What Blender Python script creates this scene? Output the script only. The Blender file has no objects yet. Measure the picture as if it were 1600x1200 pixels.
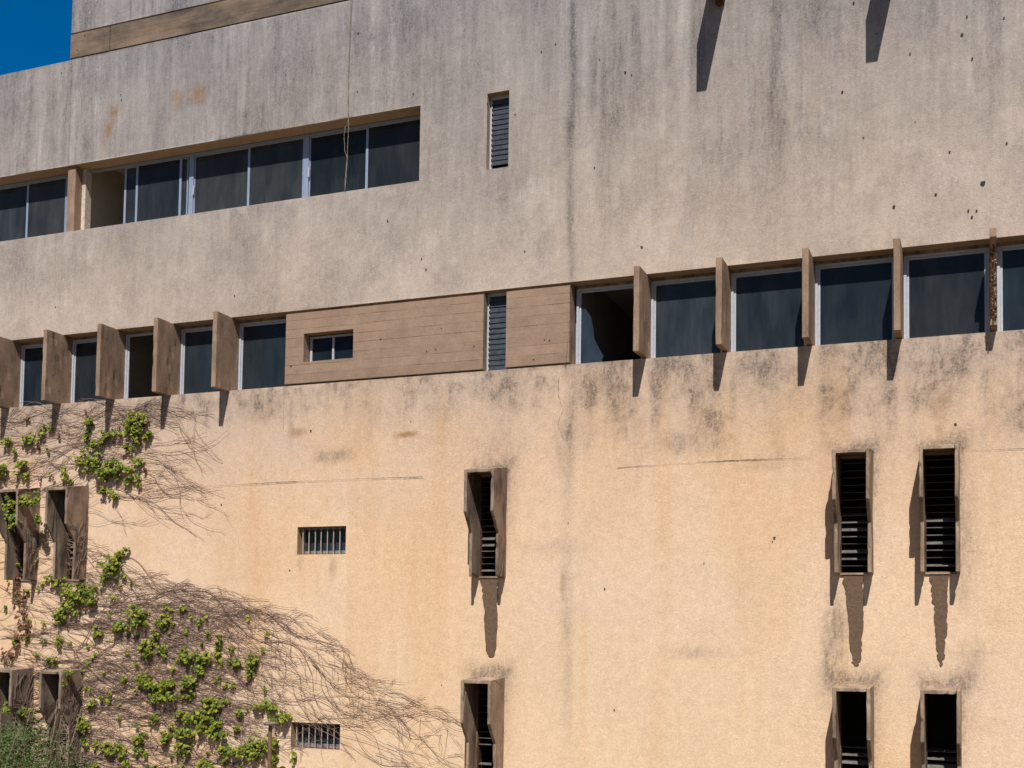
import bpy, bmesh, math, random
import numpy as np
from mathutils import Vector, Matrix, noise as mnoise

random.seed(7); RNG = np.random.default_rng(7)
scene = bpy.context.scene
COL = scene.collection
# ------------------------------------------------------------------ camera survey
YAW, PITCH, ROLL, FPX, PPY = .382696, .0537783, -.0148317, 1858.438, 900.9865
D, ZC = 18.7, 7.0
def rot(yaw, pitch, roll):
    cy, sy = math.cos(yaw), math.sin(yaw); cp, sp = math.cos(pitch), math.sin(pitch); cr, sr = math.cos(roll), math.sin(roll)
    return (np.array([[cy,-sy,0],[sy,cy,0],[0,0,1]]) @ np.array([[1,0,0],[0,cp,-sp],[0,sp,cp]]) @ np.array([[cr,0,sr],[0,1,0],[-sr,0,cr]]))
RM = rot(YAW, PITCH, ROLL)
def P(x, y, yy=0.0):
    """survey point of the photo -> point (X, Z) on the plane y = yy parallel to the facade"""
    d = RM @ np.array([x-800.0, FPX, -(y-PPY)]); t = (D+yy)/d[1]
    return d[0]*t, d[2]*t+ZC
cam_d = bpy.data.cameras.new('camera'); cam = bpy.data.objects.new('camera', cam_d); COL.objects.link(cam)
rx, ry, rz = Vector(RM[:,0]), Vector(RM[:,1]), Vector(RM[:,2])
m = Matrix((( rx.x, rz.x, -ry.x, 0),(rx.y, rz.y, -ry.y, -D),(rx.z, rz.z, -ry.z, ZC),(0,0,0,1)))
cam.matrix_world = m
cam_d.sensor_fit = 'HORIZONTAL'; cam_d.sensor_width = 36; cam_d.lens = FPX/1600*36
cam_d.shift_y = (PPY-600)/1600; cam_d.clip_end = 3000; cam_d.clip_start = .1
scene.camera = cam

# ------------------------------------------------------------------ light
TO_SUN = Vector((.295, -1.0, 1.42)).normalized()
el = math.asin(TO_SUN.z); az = math.atan2(TO_SUN.x, TO_SUN.y)
w = bpy.data.worlds.new('World'); scene.world = w; w.use_nodes = True
nt = w.node_tree; nt.nodes.clear()
sky = nt.nodes.new('ShaderNodeTexSky'); sky.sky_type = 'NISHITA'; sky.sun_disc = False
sky.sun_elevation = el; sky.sun_rotation = az; sky.altitude = 600; sky.air_density = 1.0; sky.dust_density = .1; sky.ozone_density = 4.0
hs = nt.nodes.new('ShaderNodeHueSaturation'); hs.inputs['Saturation'].default_value = 1.12
hs2 = nt.nodes.new('ShaderNodeHueSaturation'); hs2.inputs['Saturation'].default_value = 1.55; hs2.inputs['Value'].default_value = 1.75
tc = nt.nodes.new('ShaderNodeTexCoord'); sp = nt.nodes.new('ShaderNodeSeparateXYZ'); mrr = nt.nodes.new('ShaderNodeMapRange'); mxx = nt.nodes.new('ShaderNodeMix'); mxx.data_type = 'RGBA'
mrr.inputs[1].default_value = -.1; mrr.inputs[2].default_value = .6          # the clear sky is deepest on the side away from the sun
bg = nt.nodes.new('ShaderNodeBackground'); bg.inputs[1].default_value = .046
out = nt.nodes.new('ShaderNodeOutputWorld')
nt.links.new(sky.outputs[0], hs.inputs['Color']); nt.links.new(sky.outputs[0], hs2.inputs['Color']); nt.links.new(tc.outputs['Generated'], sp.inputs[0]); nt.links.new(sp.outputs['Y'], mrr.inputs[0]); nt.links.new(mrr.outputs[0], mxx.inputs[0]); nt.links.new(hs.outputs[0], mxx.inputs[6]); nt.links.new(hs2.outputs[0], mxx.inputs[7]); nt.links.new(mxx.outputs[2], bg.inputs[0]); nt.links.new(bg.outputs[0], out.inputs[0])
sl = bpy.data.lights.new('sun', 'SUN'); sl.energy = 5.0; sl.angle = math.radians(.5); sl.color = (1, .965, .915)
so = bpy.data.objects.new('sun', sl); COL.objects.link(so)
so.rotation_euler = (-TO_SUN).to_track_quat('-Z', 'Y').to_euler(); so.location = (5, -30, 40)
scene.view_settings.view_transform = 'Standard'; scene.view_settings.look = 'None'
scene.view_settings.exposure = .16; scene.view_settings.gamma = 1

# ------------------------------------------------------------------ helpers
def srgb(*c):
    r = []
    for v in c:
        v /= 255; r.append(v/12.92 if v <= .04045 else ((v+.055)/1.055)**2.4)
    return tuple(r)
def tag(o, label=None, cat=None, group=None, kind=None):
    if label: o['label'] = label
    if cat: o['category'] = cat
    if group: o['group'] = group
    if kind: o['kind'] = kind
    return o
def empty(name, loc=(0,0,0), parent=None):
    o = bpy.data.objects.new(name, None); o.empty_display_size = .1; COL.objects.link(o); o.location = loc
    if parent: o.parent = parent
    return o
class MB:
    def __init__(s): s.v = []; s.f = []; s.c = []
    def face(s, *pts, col=None):
        n = len(s.v); s.v += [tuple(p) for p in pts]; s.f.append(tuple(range(n, n+len(pts))))
        if col is not None: s.c += [col]*len(pts)
        return s
    def box(s, x0, x1, y0, y1, z0, z1):
        n = len(s.v)
        s.v += [(x0,y0,z0),(x1,y0,z0),(x1,y1,z0),(x0,y1,z0),(x0,y0,z1),(x1,y0,z1),(x1,y1,z1),(x0,y1,z1)]
        s.f += [tuple(n+i for i in q) for q in ((0,3,2,1),(4,5,6,7),(0,1,5,4),(1,2,6,5),(2,3,7,6),(3,0,4,7))]
        return s
    def prism(s, prof, x0, x1):                                   # profile (y, z) extruded along X
        n = len(s.v); k = len(prof)
        s.v += [(x0, y, z) for y, z in prof] + [(x1, y, z) for y, z in prof]
        s.f += [tuple(n+i for i in range(k)), tuple(n+k+i for i in reversed(range(k)))]
        s.f += [(n+i, n+k+i, n+k+(i+1)%k, n+(i+1)%k) for i in range(k)]
        return s
    def tube(s, pts, r0, r1=None, sides=6):
        r1 = r0 if r1 is None else r1
        base = len(s.v); k = len(pts); pts = [Vector(p) for p in pts]
        for i, p in enumerate(pts):
            t = (pts[min(i+1, k-1)]-pts[max(i-1, 0)]).normalized()
            a = t.cross(Vector((0,1,0)));  a = a if a.length > .05 else t.cross(Vector((1,0,0))); a.normalize(); b = t.cross(a)
            r = r0+(r1-r0)*i/max(1, k-1)
            for j in range(sides):
                an = 2*math.pi*j/sides; s.v.append(tuple(p+a*math.cos(an)*r+b*math.sin(an)*r))
        for i in range(k-1):
            for j in range(sides):
                q = (j+1) % sides
                s.f.append((base+i*sides+j, base+i*sides+q, base+(i+1)*sides+q, base+(i+1)*sides+j))
        s.f.append(tuple(base+j for j in reversed(range(sides)))); s.f.append(tuple(base+(k-1)*sides+j for j in range(sides)))
        return s
    def build(s, name, mat, parent=None, bevel=0, smooth=False, normals=True, seg=2, chip=0):
        me = bpy.data.meshes.new(name); me.from_pydata(s.v, [], s.f)
        if s.c and len(s.c) == len(s.v):
            at = me.color_attributes.new('tint', 'FLOAT_COLOR', 'POINT')
            at.data.foreach_set('color', np.array(s.c, dtype=np.float32).ravel())
        if normals:
            bm = bmesh.new(); bm.from_mesh(me); bmesh.ops.recalc_face_normals(bm, faces=bm.faces)
            if bevel: bmesh.ops.bevel(bm, geom=[e for e in bm.edges if len(e.link_faces) == 2 and e.calc_face_angle(0) > .5], offset=bevel, segments=seg, affect='EDGES', clamp_overlap=True)
            bm.to_mesh(me); bm.free()
        if chip:
            bm = bmesh.new(); bm.from_mesh(me)
            bmesh.ops.subdivide_edges(bm, edges=[e for e in bm.edges if e.calc_length() > .12], cuts=9, use_grid_fill=True)
            for v in bm.verts:
                q = v.co*7+Vector((len(s.v)*.37, v.co.x*3, 0)); k = mnoise.noise(q*2.2)
                v.co += mnoise.noise_vector(q)*.0035*chip
                if k > .30: v.co -= v.normal*(k-.30)*.045*chip
            bm.to_mesh(me); bm.free()
        if smooth: me.shade_smooth()
        me.materials.append(mat)
        o = bpy.data.objects.new(name, me); COL.objects.link(o)
        if parent: o.parent = parent
        return o

# ---- value noise in numpy
_T = RNG.random((8, 256, 256))
def vn(x, z, s=0):
    t = _T[s % 8]; xi = np.floor(x).astype(int); zi = np.floor(z).astype(int); fx = x-xi; fz = z-zi
    fx = fx*fx*(3-2*fx); fz = fz*fz*(3-2*fz); a = (xi+s*37) % 256; b = (zi+s*91) % 256; a1 = (a+1) % 256; b1 = (b+1) % 256
    return (t[a,b]*(1-fx)+t[a1,b]*fx)*(1-fz)+(t[a,b1]*(1-fx)+t[a1,b1]*fx)*fz
def fbm(x, z, s=0, o=5, g=.5):
    r = 0; a = 1; n = 0
    for i in range(o): r = r+a*vn(x*2**i+i*13.7, z*2**i+i*7.3, s+i); n += a; a *= g
    return r/n
def ss(a, b, x):
    t = np.clip((x-a)/(b-a), 0, 1); return t*t*(3-2*t)

# ------------------------------------------------------------------ materials
def new_mat(name):
    mt = bpy.data.materials.new(name); mt.use_nodes = True; n = mt.node_tree; n.nodes.clear()
    o = n.nodes.new('ShaderNodeOutputMaterial'); b = n.nodes.new('ShaderNodeBsdfPrincipled'); n.links.new(b.outputs[0], o.inputs[0])
    return mt, n, b, o
def coords(n, scale=(1,1,1)):
    g = n.nodes.new('ShaderNodeNewGeometry'); mp = n.nodes.new('ShaderNodeMapping'); mp.inputs['Scale'].default_value = scale
    n.links.new(g.outputs['Position'], mp.inputs[0]); return mp.outputs[0]
def noise(n, vec, scale, detail=5, rough=.6):
    t = n.nodes.new('ShaderNodeTexNoise'); t.inputs['Scale'].default_value = scale; t.inputs['Detail'].default_value = detail; t.inputs['Roughness'].default_value = rough
    n.links.new(vec, t.inputs['Vector']); return t.outputs['Fac']
def rng(n, fac, a, b, c, d):
    t = n.nodes.new('ShaderNodeMapRange'); n.links.new(fac, t.inputs[0])
    for i, v in zip((1,2,3,4), (a,b,c,d)): t.inputs[i].default_value = v
    return t.outputs[0]
def mul(n, a, b, op='MULTIPLY'):
    t = n.nodes.new('ShaderNodeMath'); t.operation = op
    for i, v in enumerate((a, b)):
        if isinstance(v, (int, float)): t.inputs[i].default_value = v
        else: n.links.new(v, t.inputs[i])
    return t.outputs[0]
def mixc(n, fac, a, b, mode='MIX'):
    t = n.nodes.new('ShaderNodeMix'); t.data_type = 'RGBA'; t.blend_type = mode
    if isinstance(fac, (int, float)): t.inputs[0].default_value = fac
    else: n.links.new(fac, t.inputs[0])
    for i, v in ((6, a), (7, b)):
        if isinstance(v, tuple): t.inputs[i].default_value = (*v[:3], 1)
        else: n.links.new(v, t.inputs[i])
    return t.outputs[2]
def val(n, fac):                                                  # float -> grey colour
    t = n.nodes.new('ShaderNodeCombineColor')
    for i in range(3): n.links.new(fac, t.inputs[i])
    return t.outputs[0]
def bump(n, b, h, strength, dist):
    t = n.nodes.new('ShaderNodeBump'); t.inputs['Strength'].default_value = strength; t.inputs['Distance'].default_value = dist
    n.links.new(h, t.inputs['Height']); n.links.new(t.outputs[0], b.inputs['Normal'])

def wall_material():
    mt, n, b, o = new_mat('weathered_render')
    at = n.nodes.new('ShaderNodeAttribute'); at.attribute_name = 'tint'
    v = coords(n)
    g1 = noise(n, v, 38, 6, .75); g2 = noise(n, v, 7, 5, .6)
    st = noise(n, coords(n, (9, 9, .55)), 1.6, 4, .65); st2 = noise(n, coords(n, (3.1, 3.1, .25)), 1.7, 4, .6)
    g0 = noise(n, v, 19, 4, .65)
    gr = mul(n, mul(n, rng(n, g1, .3, .7, .89, 1.09), rng(n, g0, .3, .7, .90, 1.09)), rng(n, g2, .3, .7, .92, 1.07))
    s = mul(n, rng(n, st, .33, .68, .90, 1.05), rng(n, st2, .35, .65, .90, 1.06))
    c = mixc(n, 1.0, at.outputs['Color'], val(n, gr), 'MULTIPLY')
    c = mixc(n, at.outputs['Alpha'], c, mixc(n, 1.0, c, val(n, s), 'MULTIPLY'))
    ga = n.nodes.new('ShaderNodeAttribute'); ga.attribute_name = 'grime'
    sp1 = rng(n, noise(n, v, 26, 7, .78), .36, .64, .48, 1.45); sp2 = rng(n, noise(n, coords(n, (11, 11, 3.2)), 1.5, 6, .7), .32, .68, .55, 1.4)
    gf = mul(n, mul(n, ga.outputs['Fac'], sp1), sp2); gf = mul(n, gf, 1.0, 'MINIMUM')
    c = mixc(n, gf, c, mixc(n, 1.0, c, (.34, .355, .395), 'MULTIPLY'))
    n.links.new(c, b.inputs['Base Color']); b.inputs['Roughness'].default_value = .95; b.inputs['Specular IOR Level'].default_value = .1
    h = mul(n, g1, mul(n, noise(n, v, 110, 3, .6), .5), 'ADD'); bump(n, b, h, .55, .012)
    return mt
def brown_material(name, c0, c1, dirt, streak=(2.6,2.6,1.0), dirt_amt=(.45,.75,0,.75), boards=False, grain=30):
    mt, n, b, o = new_mat(name); v = coords(n)
    f = noise(n, coords(n, streak), 1.3, 5, .65); g = noise(n, v, grain, 5, .7); lg = noise(n, v, 2.2, 4, .6)
    c = mixc(n, rng(n, lg, .35, .65, 0, 1), c0, c1)
    c = mixc(n, rng(n, f, *dirt_amt), c, dirt)
    c = mixc(n, 1.0, c, val(n, rng(n, g, .3, .7, .86, 1.1)), 'MULTIPLY')
    h = g
    if boards:
        # board-marked concrete: shuttering joints along Z and long grain along X
        gr = noise(n, coords(n, (.5, .5, 14)), 2.2, 4, .7); c = mixc(n, 1.0, c, val(n, rng(n, gr, .3, .7, .94, 1.04)), 'MULTIPLY')
        sep = n.nodes.new('ShaderNodeSeparateXYZ'); n.links.new(coords(n), sep.inputs[0])
        wob = noise(n, coords(n, (.6, .6, .6)), 1.0, 2, .5)
        z = mul(n, mul(n, sep.outputs['Z'], 5.9), mul(n, wob, .12), 'ADD')
        fr = n.nodes.new('ShaderNodeMath'); fr.operation = 'FRACT'; n.links.new(z, fr.inputs[0])
        a = rng(n, fr.outputs[0], 0, .07, 1, 0)
        brk = noise(n, coords(n, (.9, .9, 5)), 1.4, 3, .6); a = mul(n, a, rng(n, brk, .4, .6, 0.05, 1))
        fl_ = n.nodes.new('ShaderNodeMath'); fl_.operation = 'FLOOR'; n.links.new(z, fl_.inputs[0])
        wn_ = n.nodes.new('ShaderNodeTexWhiteNoise'); wn_.noise_dimensions = '1D'; n.links.new(fl_.outputs[0], wn_.inputs['W'])
        c = mixc(n, 1.0, c, val(n, rng(n, wn_.outputs['Value'], 0, 1, .94, 1.05)), 'MULTIPLY')
        c = mixc(n, 1.0, c, val(n, rng(n, noise(n, coords(n), 5, 6, .7), .3, .7, .88, 1.07)), 'MULTIPLY')
        c = mixc(n, mul(n, a, .4), c, srgb(74, 59, 48))
        h = mul(n, mul(n, gr, .4, 'MULTIPLY'), mul(n, a, -.8), 'ADD')
    n.links.new(c, b.inputs['Base Color']); b.inputs['Roughness'].default_value = .9; b.inputs['Specular IOR Level'].default_value = .15
    bump(n, b, h, .5, .012)
    return mt
def plain(name, col, rough=.6, metal=0, var=.15, scale=12, spec=.3, bumpy=0):
    mt, n, b, o = new_mat(name); g = noise(n, coords(n), scale, 5, .65)
    c = mixc(n, 1.0, tuple(col), val(n, rng(n, g, .3, .7, 1-var, 1+var)), 'MULTIPLY')
    n.links.new(c, b.inputs['Base Color']); b.inputs['Roughness'].default_value = rough; b.inputs['Metallic'].default_value = metal
    b.inputs['Specular IOR Level'].default_value = spec
    if bumpy: bump(n, b, g, bumpy, .02)
    return mt
def glass_material(name, tint, dust, opac):
    mt, n, b, o = new_mat(name)
    oi = n.nodes.new('ShaderNodeObjectInfo')
    g = noise(n, coords(n, (2.2, 2.2, .8)), 1.5, 5, .6); g2 = noise(n, coords(n, (7, 7, .9)), 1.6, 4, .6)
    f = mul(n, rng(n, g, .2, .8, .1, .85), rng(n, oi.outputs['Random'], 0, 1, .45, 1.25)); f = mul(n, f, rng(n, g2, .35, .7, .8, 1.2))
    rn2 = mul(n, mul(n, oi.outputs['Random'], 7.31), 0.0, 'ADD'); fr2 = n.nodes.new('ShaderNodeMath'); fr2.operation = 'FRACT'; n.links.new(rn2, fr2.inputs[0])
    dcol = mixc(n, rng(n, fr2.outputs[0], .25, .95, 0, .9), dust, (.085,.085,.080))
    n.links.new(mixc(n, f, tint, dcol), b.inputs['Base Color'])
    b.inputs['Roughness'].default_value = .07; b.inputs['Specular IOR Level'].default_value = .34
    tr = n.nodes.new('ShaderNodeBsdfTransparent'); tr.inputs[0].default_value = (.60, .68, .74, 1)
    mx = n.nodes.new('ShaderNodeMixShader'); n.links.new(rng(n, oi.outputs['Random'], 0, 1, opac-.2, opac+.12), mx.inputs[0])
    n.links.new(tr.outputs[0], mx.inputs[1]); n.links.new(b.outputs[0], mx.inputs[2]); n.links.new(mx.outputs[0], o.inputs[0])
    bump(n, b, noise(n, coords(n), .9, 2, .4), .05, .05)
    return mt
def leaf_material(name, rough=.5):
    mt, n, b, o = new_mat(name)
    at = n.nodes.new('ShaderNodeAttribute'); at.attribute_name = 'tint'
    n.links.new(at.outputs['Color'], b.inputs['Base Color']); b.inputs['Roughness'].default_value = rough; b.inputs['Specular IOR Level'].default_value = .3
    tl = n.nodes.new('ShaderNodeBsdfTranslucent'); n.links.new(at.outputs['Color'], tl.inputs[0])
    mx = n.nodes.new('ShaderNodeMixShader'); mx.inputs[0].default_value = .3
    n.links.new(b.outputs[0], mx.inputs[1]); n.links.new(tl.outputs[0], mx.inputs[2]); n.links.new(mx.outputs[0], o.inputs[0])
    return mt
M = dict(
    wall=wall_material(),
    fin=brown_material('brown_painted_concrete', (.315,.209,.143), (.37,.252,.176), (.12,.088,.064), dirt_amt=(.42,.72,0,.75)),
    panel=brown_material('board_marked_brown_concrete', (.305,.206,.146), (.352,.240,.172), (.215,.15,.108), streak=(.8,.8,2), dirt_amt=(.5,.8,0,.4), boards=True),
    band=brown_material('stained_brown_concrete_band', (.27,.19,.135), (.28,.20,.145), (.07,.058,.05), streak=(.5,.5,1.2), dirt_amt=(.36,.62,0,.9), boards=True),
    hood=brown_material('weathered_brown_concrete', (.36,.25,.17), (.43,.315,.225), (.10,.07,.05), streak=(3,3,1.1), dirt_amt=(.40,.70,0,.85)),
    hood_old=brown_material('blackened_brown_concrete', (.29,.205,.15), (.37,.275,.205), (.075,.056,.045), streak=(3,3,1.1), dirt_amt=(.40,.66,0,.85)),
    alu=plain('chalky_aluminium', srgb(176,180,188), .45, .0, .12, 25, .5),
    alu_blue=plain('blue_grey_aluminium', srgb(150,164,186), .4, .2, .1, 25, .5),
    glass=glass_material('dusty_dark_glass', (.008,.018,.030), (.062,.084,.108), .58),
    glass_pale=glass_material('hazy_pale_glass', (.012,.020,.028), (.105,.118,.125), .6),
    slat=plain('dusty_glass_slat', srgb(64,70,76), .3, 0, .3, 9, .4),
    darkslat=plain('grimy_louvre_slat', srgb(104,98,92), .35, 0, .4, 9, .4),
    oldframe=plain('grey_old_frame', srgb(128,124,124), .7, 0, .25, 14),
    iron=plain('painted_iron_bar', srgb(168,150,128), .7, 0, .25, 20),
    rust=plain('rusty_steel', srgb(92,58,38), .85, .1, .45, 30),
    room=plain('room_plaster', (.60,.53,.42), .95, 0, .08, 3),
    room_shaded=plain('shaded_room_plaster', (.30,.27,.23), .95, 0, .1, 3),  # room plaster darkened in colour to stand in for the gloom inside
    cloth=plain('faded_curtain', srgb(176,170,156), .95, 0, .12, 5),
    dark=plain('dark_gap', (.02,.018,.016), .95, 0, .2, 8),
    pock=plain('hole_shade_colour', (.045,.033,.026), .95, 0, .4, 20),  # shade inside the pock holes, put into a dark flat colour
    stain=plain('damp_brown_patch', srgb(108,88,72), .95, 0, .2, 26, .1, .5),
    rubble=plain('broken_concrete', srgb(158,136,112), .95, 0, .7, 18, .1, 1.0),
    vine=plain('vine_bark', srgb(134,112,102), .9, 0, .4, 14, .1),
    leaf=leaf_material('ivy_leaf'), shrubleaf=leaf_material('shrub_leaf', .6),
    cable=plain('old_cable', srgb(150,136,120), .7, 0, .3, 8),
    roof=plain('flat_roof', (.28,.27,.26), .95, 0, .15, 2),
    ground=plain('dry_ground', (.125,.095,.062), 1.0, 0, .35, .8, .1, .3),
)

# ------------------------------------------------------------------ setting: ground
g = MB(); g.face((-600,-600,0),(600,-600,0),(600,600,0),(-600,600,0)); tag(g.build('ground', M['ground']), kind='structure')

# ------------------------------------------------------------------ building
B = empty('concrete_building', (0,0,0))
tag(B, 'long weathered concrete office building with brown window fins and a vine covered corner', 'building')
XL, XR, ZT, ZPAR, XC = -25.0, 7.0, 23.5, 18.79, -17.49
US = (-22.5, -9.432, 15.19, 16.572)           # upper window strip
LS = (-22.0, 5.2, 11.655, 13.062)             # lower window strip
SLOT = (-8.128, -7.712, 15.212, 16.575)
def pr(x0, y0, x1, y1): a = P(x0, y0); b = P(x1, y1); return (a[0], b[0], b[1], a[1])
BAR1 = pr(465, 823.5, 540, 865.5); BAR2 = pr(455, 1128, 531, 1172)
HX = [-8.182, -2.176, -.947, -17.17, -18.41]; HW = .543
HOODS = [(x, 9.918 if x > -5 else 9.863, 8.09 if x > -5 else 8.075) for x in HX]+[(x+.005, 6.385 if x > -5 else 6.34 if x > -10 else 6.28, 4.55 if x > -10 else 4.36) for x in HX]
holes = [(*US, .36, 0), (*LS, .27, 0), (*SLOT, .2, 0), (*BAR1, .26, 0), (*BAR2, .26, 0)]
for x, zt, zb in HOODS: holes.append((x+.05, x+HW-.05, zb+.02, zt-.05, .22, 1))
BAND = (XC, -7.5, 18.80, 19.36); holes.append((*BAND, .2, 0))

def axis(a, b, fine0, fine1, step, coarse, cuts):
    pts = sorted(set([a, b, fine0, fine1]+[c for c in cuts if a < c < b])); r = []
    for p, q in zip(pts[:-1], pts[1:]):
        st = step if p >= fine0-1e-6 and q <= fine1+1e-6 else coarse
        k = max(1, math.ceil((q-p)/st)); r += [p+(q-p)*i/k for i in range(k)]
    return np.array(r+[pts[-1]])
xs = axis(XL, XR, -19.9, 1.0, .036, .35, [h[0] for h in holes]+[h[1] for h in holes]+[XC])
zs = axis(0, ZT, 4.0, 20.3, .036, .35, [h[2] for h in holes]+[h[3] for h in holes]+[ZPAR])
GX, GZ = np.meshgrid(xs, zs, indexing='ij'); nx, nz = len(xs), len(zs)
cx = (xs[:-1]+xs[1:])/2; cz = (zs[:-1]+zs[1:])/2; CX, CZ = np.meshgrid(cx, cz, indexing='ij')
keep = np.ones(CX.shape, bool); keep[(CX < XC) & (CZ > ZPAR)] = False
for h in holes: keep[(CX > h[0]) & (CX < h[1]) & (CZ > h[2]) & (CZ < h[3])] = False
ii, jj = np.nonzero(keep)
quads = np.stack([ii*nz+jj, (ii+1)*nz+jj, (ii+1)*nz+jj+1, ii*nz+jj+1], 1)

def wall_tint(X, Z):
    """render colour with its stains, in metres on the facade"""
    stops = [(3, (231,200,165)), (8.5, (228,196,164)), (10.0, (221,189,160)), (11.5, (204,179,157)), (13.2, (189,171,156)), (14.8, (179,165,154)), (16.4, (168,158,152)), (18.2, (163,156,153)), (20, (160,155,155))]
    zz = Z+(fbm(X*.35, Z*.35, 3)-.5)*2.2
    # the render on the right stays warm higher up
    zz = zz-ss(-9, -2, X)*.5*ss(12, 15, Z)
    c = np.stack([np.interp(zz, [s[0] for s in stops], [srgb(*s[1])[k] for s in stops]) for k in range(3)], -1)
    bl = fbm(X*.9, Z*.7, 1, 5, .55); bl2 = fbm(X*2.4, Z*1.6, 5, 4)
    up = ss(10, 14, Z)
    # warm ochre washes low on the wall
    och = ss(.5, .75, fbm(X*.55, Z*.22, 2, 4))*(1-ss(10.5, 12.5, Z))
    c = c*(1-och[...,None]*np.array([.02,.075,.16]))
    och2 = ss(.5, .74, fbm(X*1.9+20, Z*.13, 6, 4, .6))*(1-ss(10.8, 12.2, Z)); c = c*(1-och2[...,None]*np.array([.03,.075,.13]))
    pale = ss(.5, .72, fbm(X*.45+9, Z*.5, 6, 4))*.16+ss(.52, .7, fbm(X*2.3+4, Z*1.7, 3, 5, .6))*.22*ss(11.8, 12.8, Z)*(1-ss(15.5, 17, Z))
    c = c*(1-pale[...,None])+np.array(srgb(226,208,196))*pale[...,None]*.9
    grime = (ss(.40, .75, bl)*.16+ss(.45, .75, bl2)*.12)*(.25+.75*up)+(vn(X*9, Z*7, 3)*vn(X*21, Z*17, 5)-.2)*.16*up
    # long vertical run-off streaks from the top
    wx = X+(fbm(X*.8, Z*.6, 1, 3)-.5)*.12
    st = fbm(wx*1.6, Z*.14, 4, 6, .62); st2 = fbm(wx*5.5, Z*.32, 7, 5, .62); st3 = fbm(wx*13, Z*.6, 1, 4, .6)
    patch_ = ss(.35, .65, fbm(X*.7+5, Z*.4, 2, 4))
    sm = ss(12.6, 18.5, Z)*.75+.12*up
    grime = grime+ss(.38, .66, fbm(X*.55+2, Z*.2, 5, 4))*.20*sm+.05*sm
    grime = grime+ss(.48, .78, st)*.38*sm+ss(.5, .78, st2)*.40*sm*(.35+.65*patch_)+ss(.5, .75, st3)*.22*sm*patch_
    light = ss(.52, .78, fbm(wx*4.6+50, Z*.25, 2, 5, .62))*sm*.36
    c = c*(1-light[...,None])+np.array(srgb(205,198,194))*light[...,None]
    n4 = ss(.25, .75, fbm(X*15, Z*12, 2, 3, .7)); n3 = ss(.35, .7, fbm(X*7, Z*5, 5, 4, .65)); n1 = fbm(X*2.1+3, Z*1.5, 0, 5, .6); n2 = fbm(X*6, Z*4, 3, 4, .6)
    def blob(px, py, rx, ry, a, nz_=.8, e=(.25, 1.0)):
        x, z = P(px, py); r = np.sqrt(((X-x)/(rx*.0105))**2+((Z-z)/(ry*.0105))**2)
        r = r+(n1-.5)*nz_*.8+(n2-.5)*.7*nz_
        if z > 12: a = a*.5
        return (1-ss(e[0]*.3, e[1]*1.25, r))*a*(.45+.5*n3+.4*n4)
    # below the right window strip, broken by the clean runs under each fin
    run = fbm(X*5.2, Z*.55, 2, 5, .62); run2 = fbm(X*1.7+3, Z*.5, 4, 5, .6)
    d = ss(9.9, 11.6, Z+(n1-.5)*1.0+(run-.5)*1.5)*(Z < 11.7)*ss(-6.6, -6.2, X)*(.17+.36*ss(.3,.75,run2)+.2*ss(.4,.7,run)+.2*n4*n3)
    for fx in (-5.28,-3.94,-2.61,-1.28,.06): d = d*(1-.75*np.exp(-((X-fx-.06)/.13)**2)*ss(9.2, 10.5, Z))
    grime = grime+d*(.7+.6*n3)
    d = ss(10.7, 11.65, Z+(n1-.5)*.6+(run-.5)*1.3)*(Z < 11.7)*(X < -6.6)*(.05+.4*n1+.3*n4*n3); grime = grime+d*.9*(.6+.8*n3)
    for bb in ((792,612,42,55,.55),(778,700,55,30,.25),(518,712,48,16,.5),(1085,690,70,26,.4),(1110,655,36,24,.35),(880,690,30,60,.3),(935,605,40,40,.4),
               (1195,580,60,30,.3),(1330,625,80,50,.3),(1500,560,55,36,.4),(1590,655,40,36,.4),(1470,610,60,40,.3),(786,300,26,50,.5),(700,440,60,26,.25),
               (560,430,90,30,.25),(415,640,60,30,.35),(640,40,60,36,.4),(560,50,46,60,.4),(730,90,36,60,.25),(805,60,26,90,.3),(1185,720,46,20,.25),(1090,1020,50,12,.3),(850,855,70,18,.2),
               (690,640,50,26,.2),(40,180,50,60,.3),(60,430,60,40,.25),(180,400,60,30,.2),(470,880,9,26,.3),(520,885,9,26,.34),(455,650,8,60,.25),(310,110,60,30,.15),(980,140,70,70,.25),(1260,190,90,90,.22),(1390,560,34,30,.3)):
        grime = grime+blob(*bb)
    # soot halos round the hoods
    for hx, zt, zb in HOODS:
        if hx < -10: continue
        q = np.maximum(np.maximum(hx-X, X-hx-HW)/.34, np.maximum(zb-Z, Z-zt-.10)/.40); q = np.maximum(q, 0)
        fall = np.exp(-q*3.2)*ss(zb-.2, zt+.1, Z)*(.35+.5*n1+.35*n4)
        right = ss(hx+HW*.2, hx+HW, X)
        grime = grime+fall*(.3+.55*right+.5*(Z > zt))*1.0
    grime = grime+blob(1305,985,22,75,.65)+blob(1293,1060,22,40,.35)+blob(1508,860,26,90,.4)+blob(1520,1040,26,44,.3)+blob(760,1048,50,14,.3)
    # the soft joint near the middle and the one by the tower corner
    xj = P(892, 300)[0]+(vn(Z*.9, Z*0, 2)-.5)*.08
    j = np.exp(-((X-xj)/.07)**2)*ss(9, 15, Z)*.55+np.exp(-((X-xj-.02)/.1)**2)*.42*n1*ss(3, 8, Z)*(Z < 12)
    grime = grime+j*(.5+.9*n1)
    j2 = np.exp(-((X-XC-.03)/.025)**2)*(Z > 16.6)*.5+np.exp(-((X-XC+.16)/.1)**2)*(Z > 16.6)*.3*n1; grime = grime+j2
    grime = np.clip(grime*1.12, 0, .85)
    # ochre rust scars
    rust = np.zeros_like(X)
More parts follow.
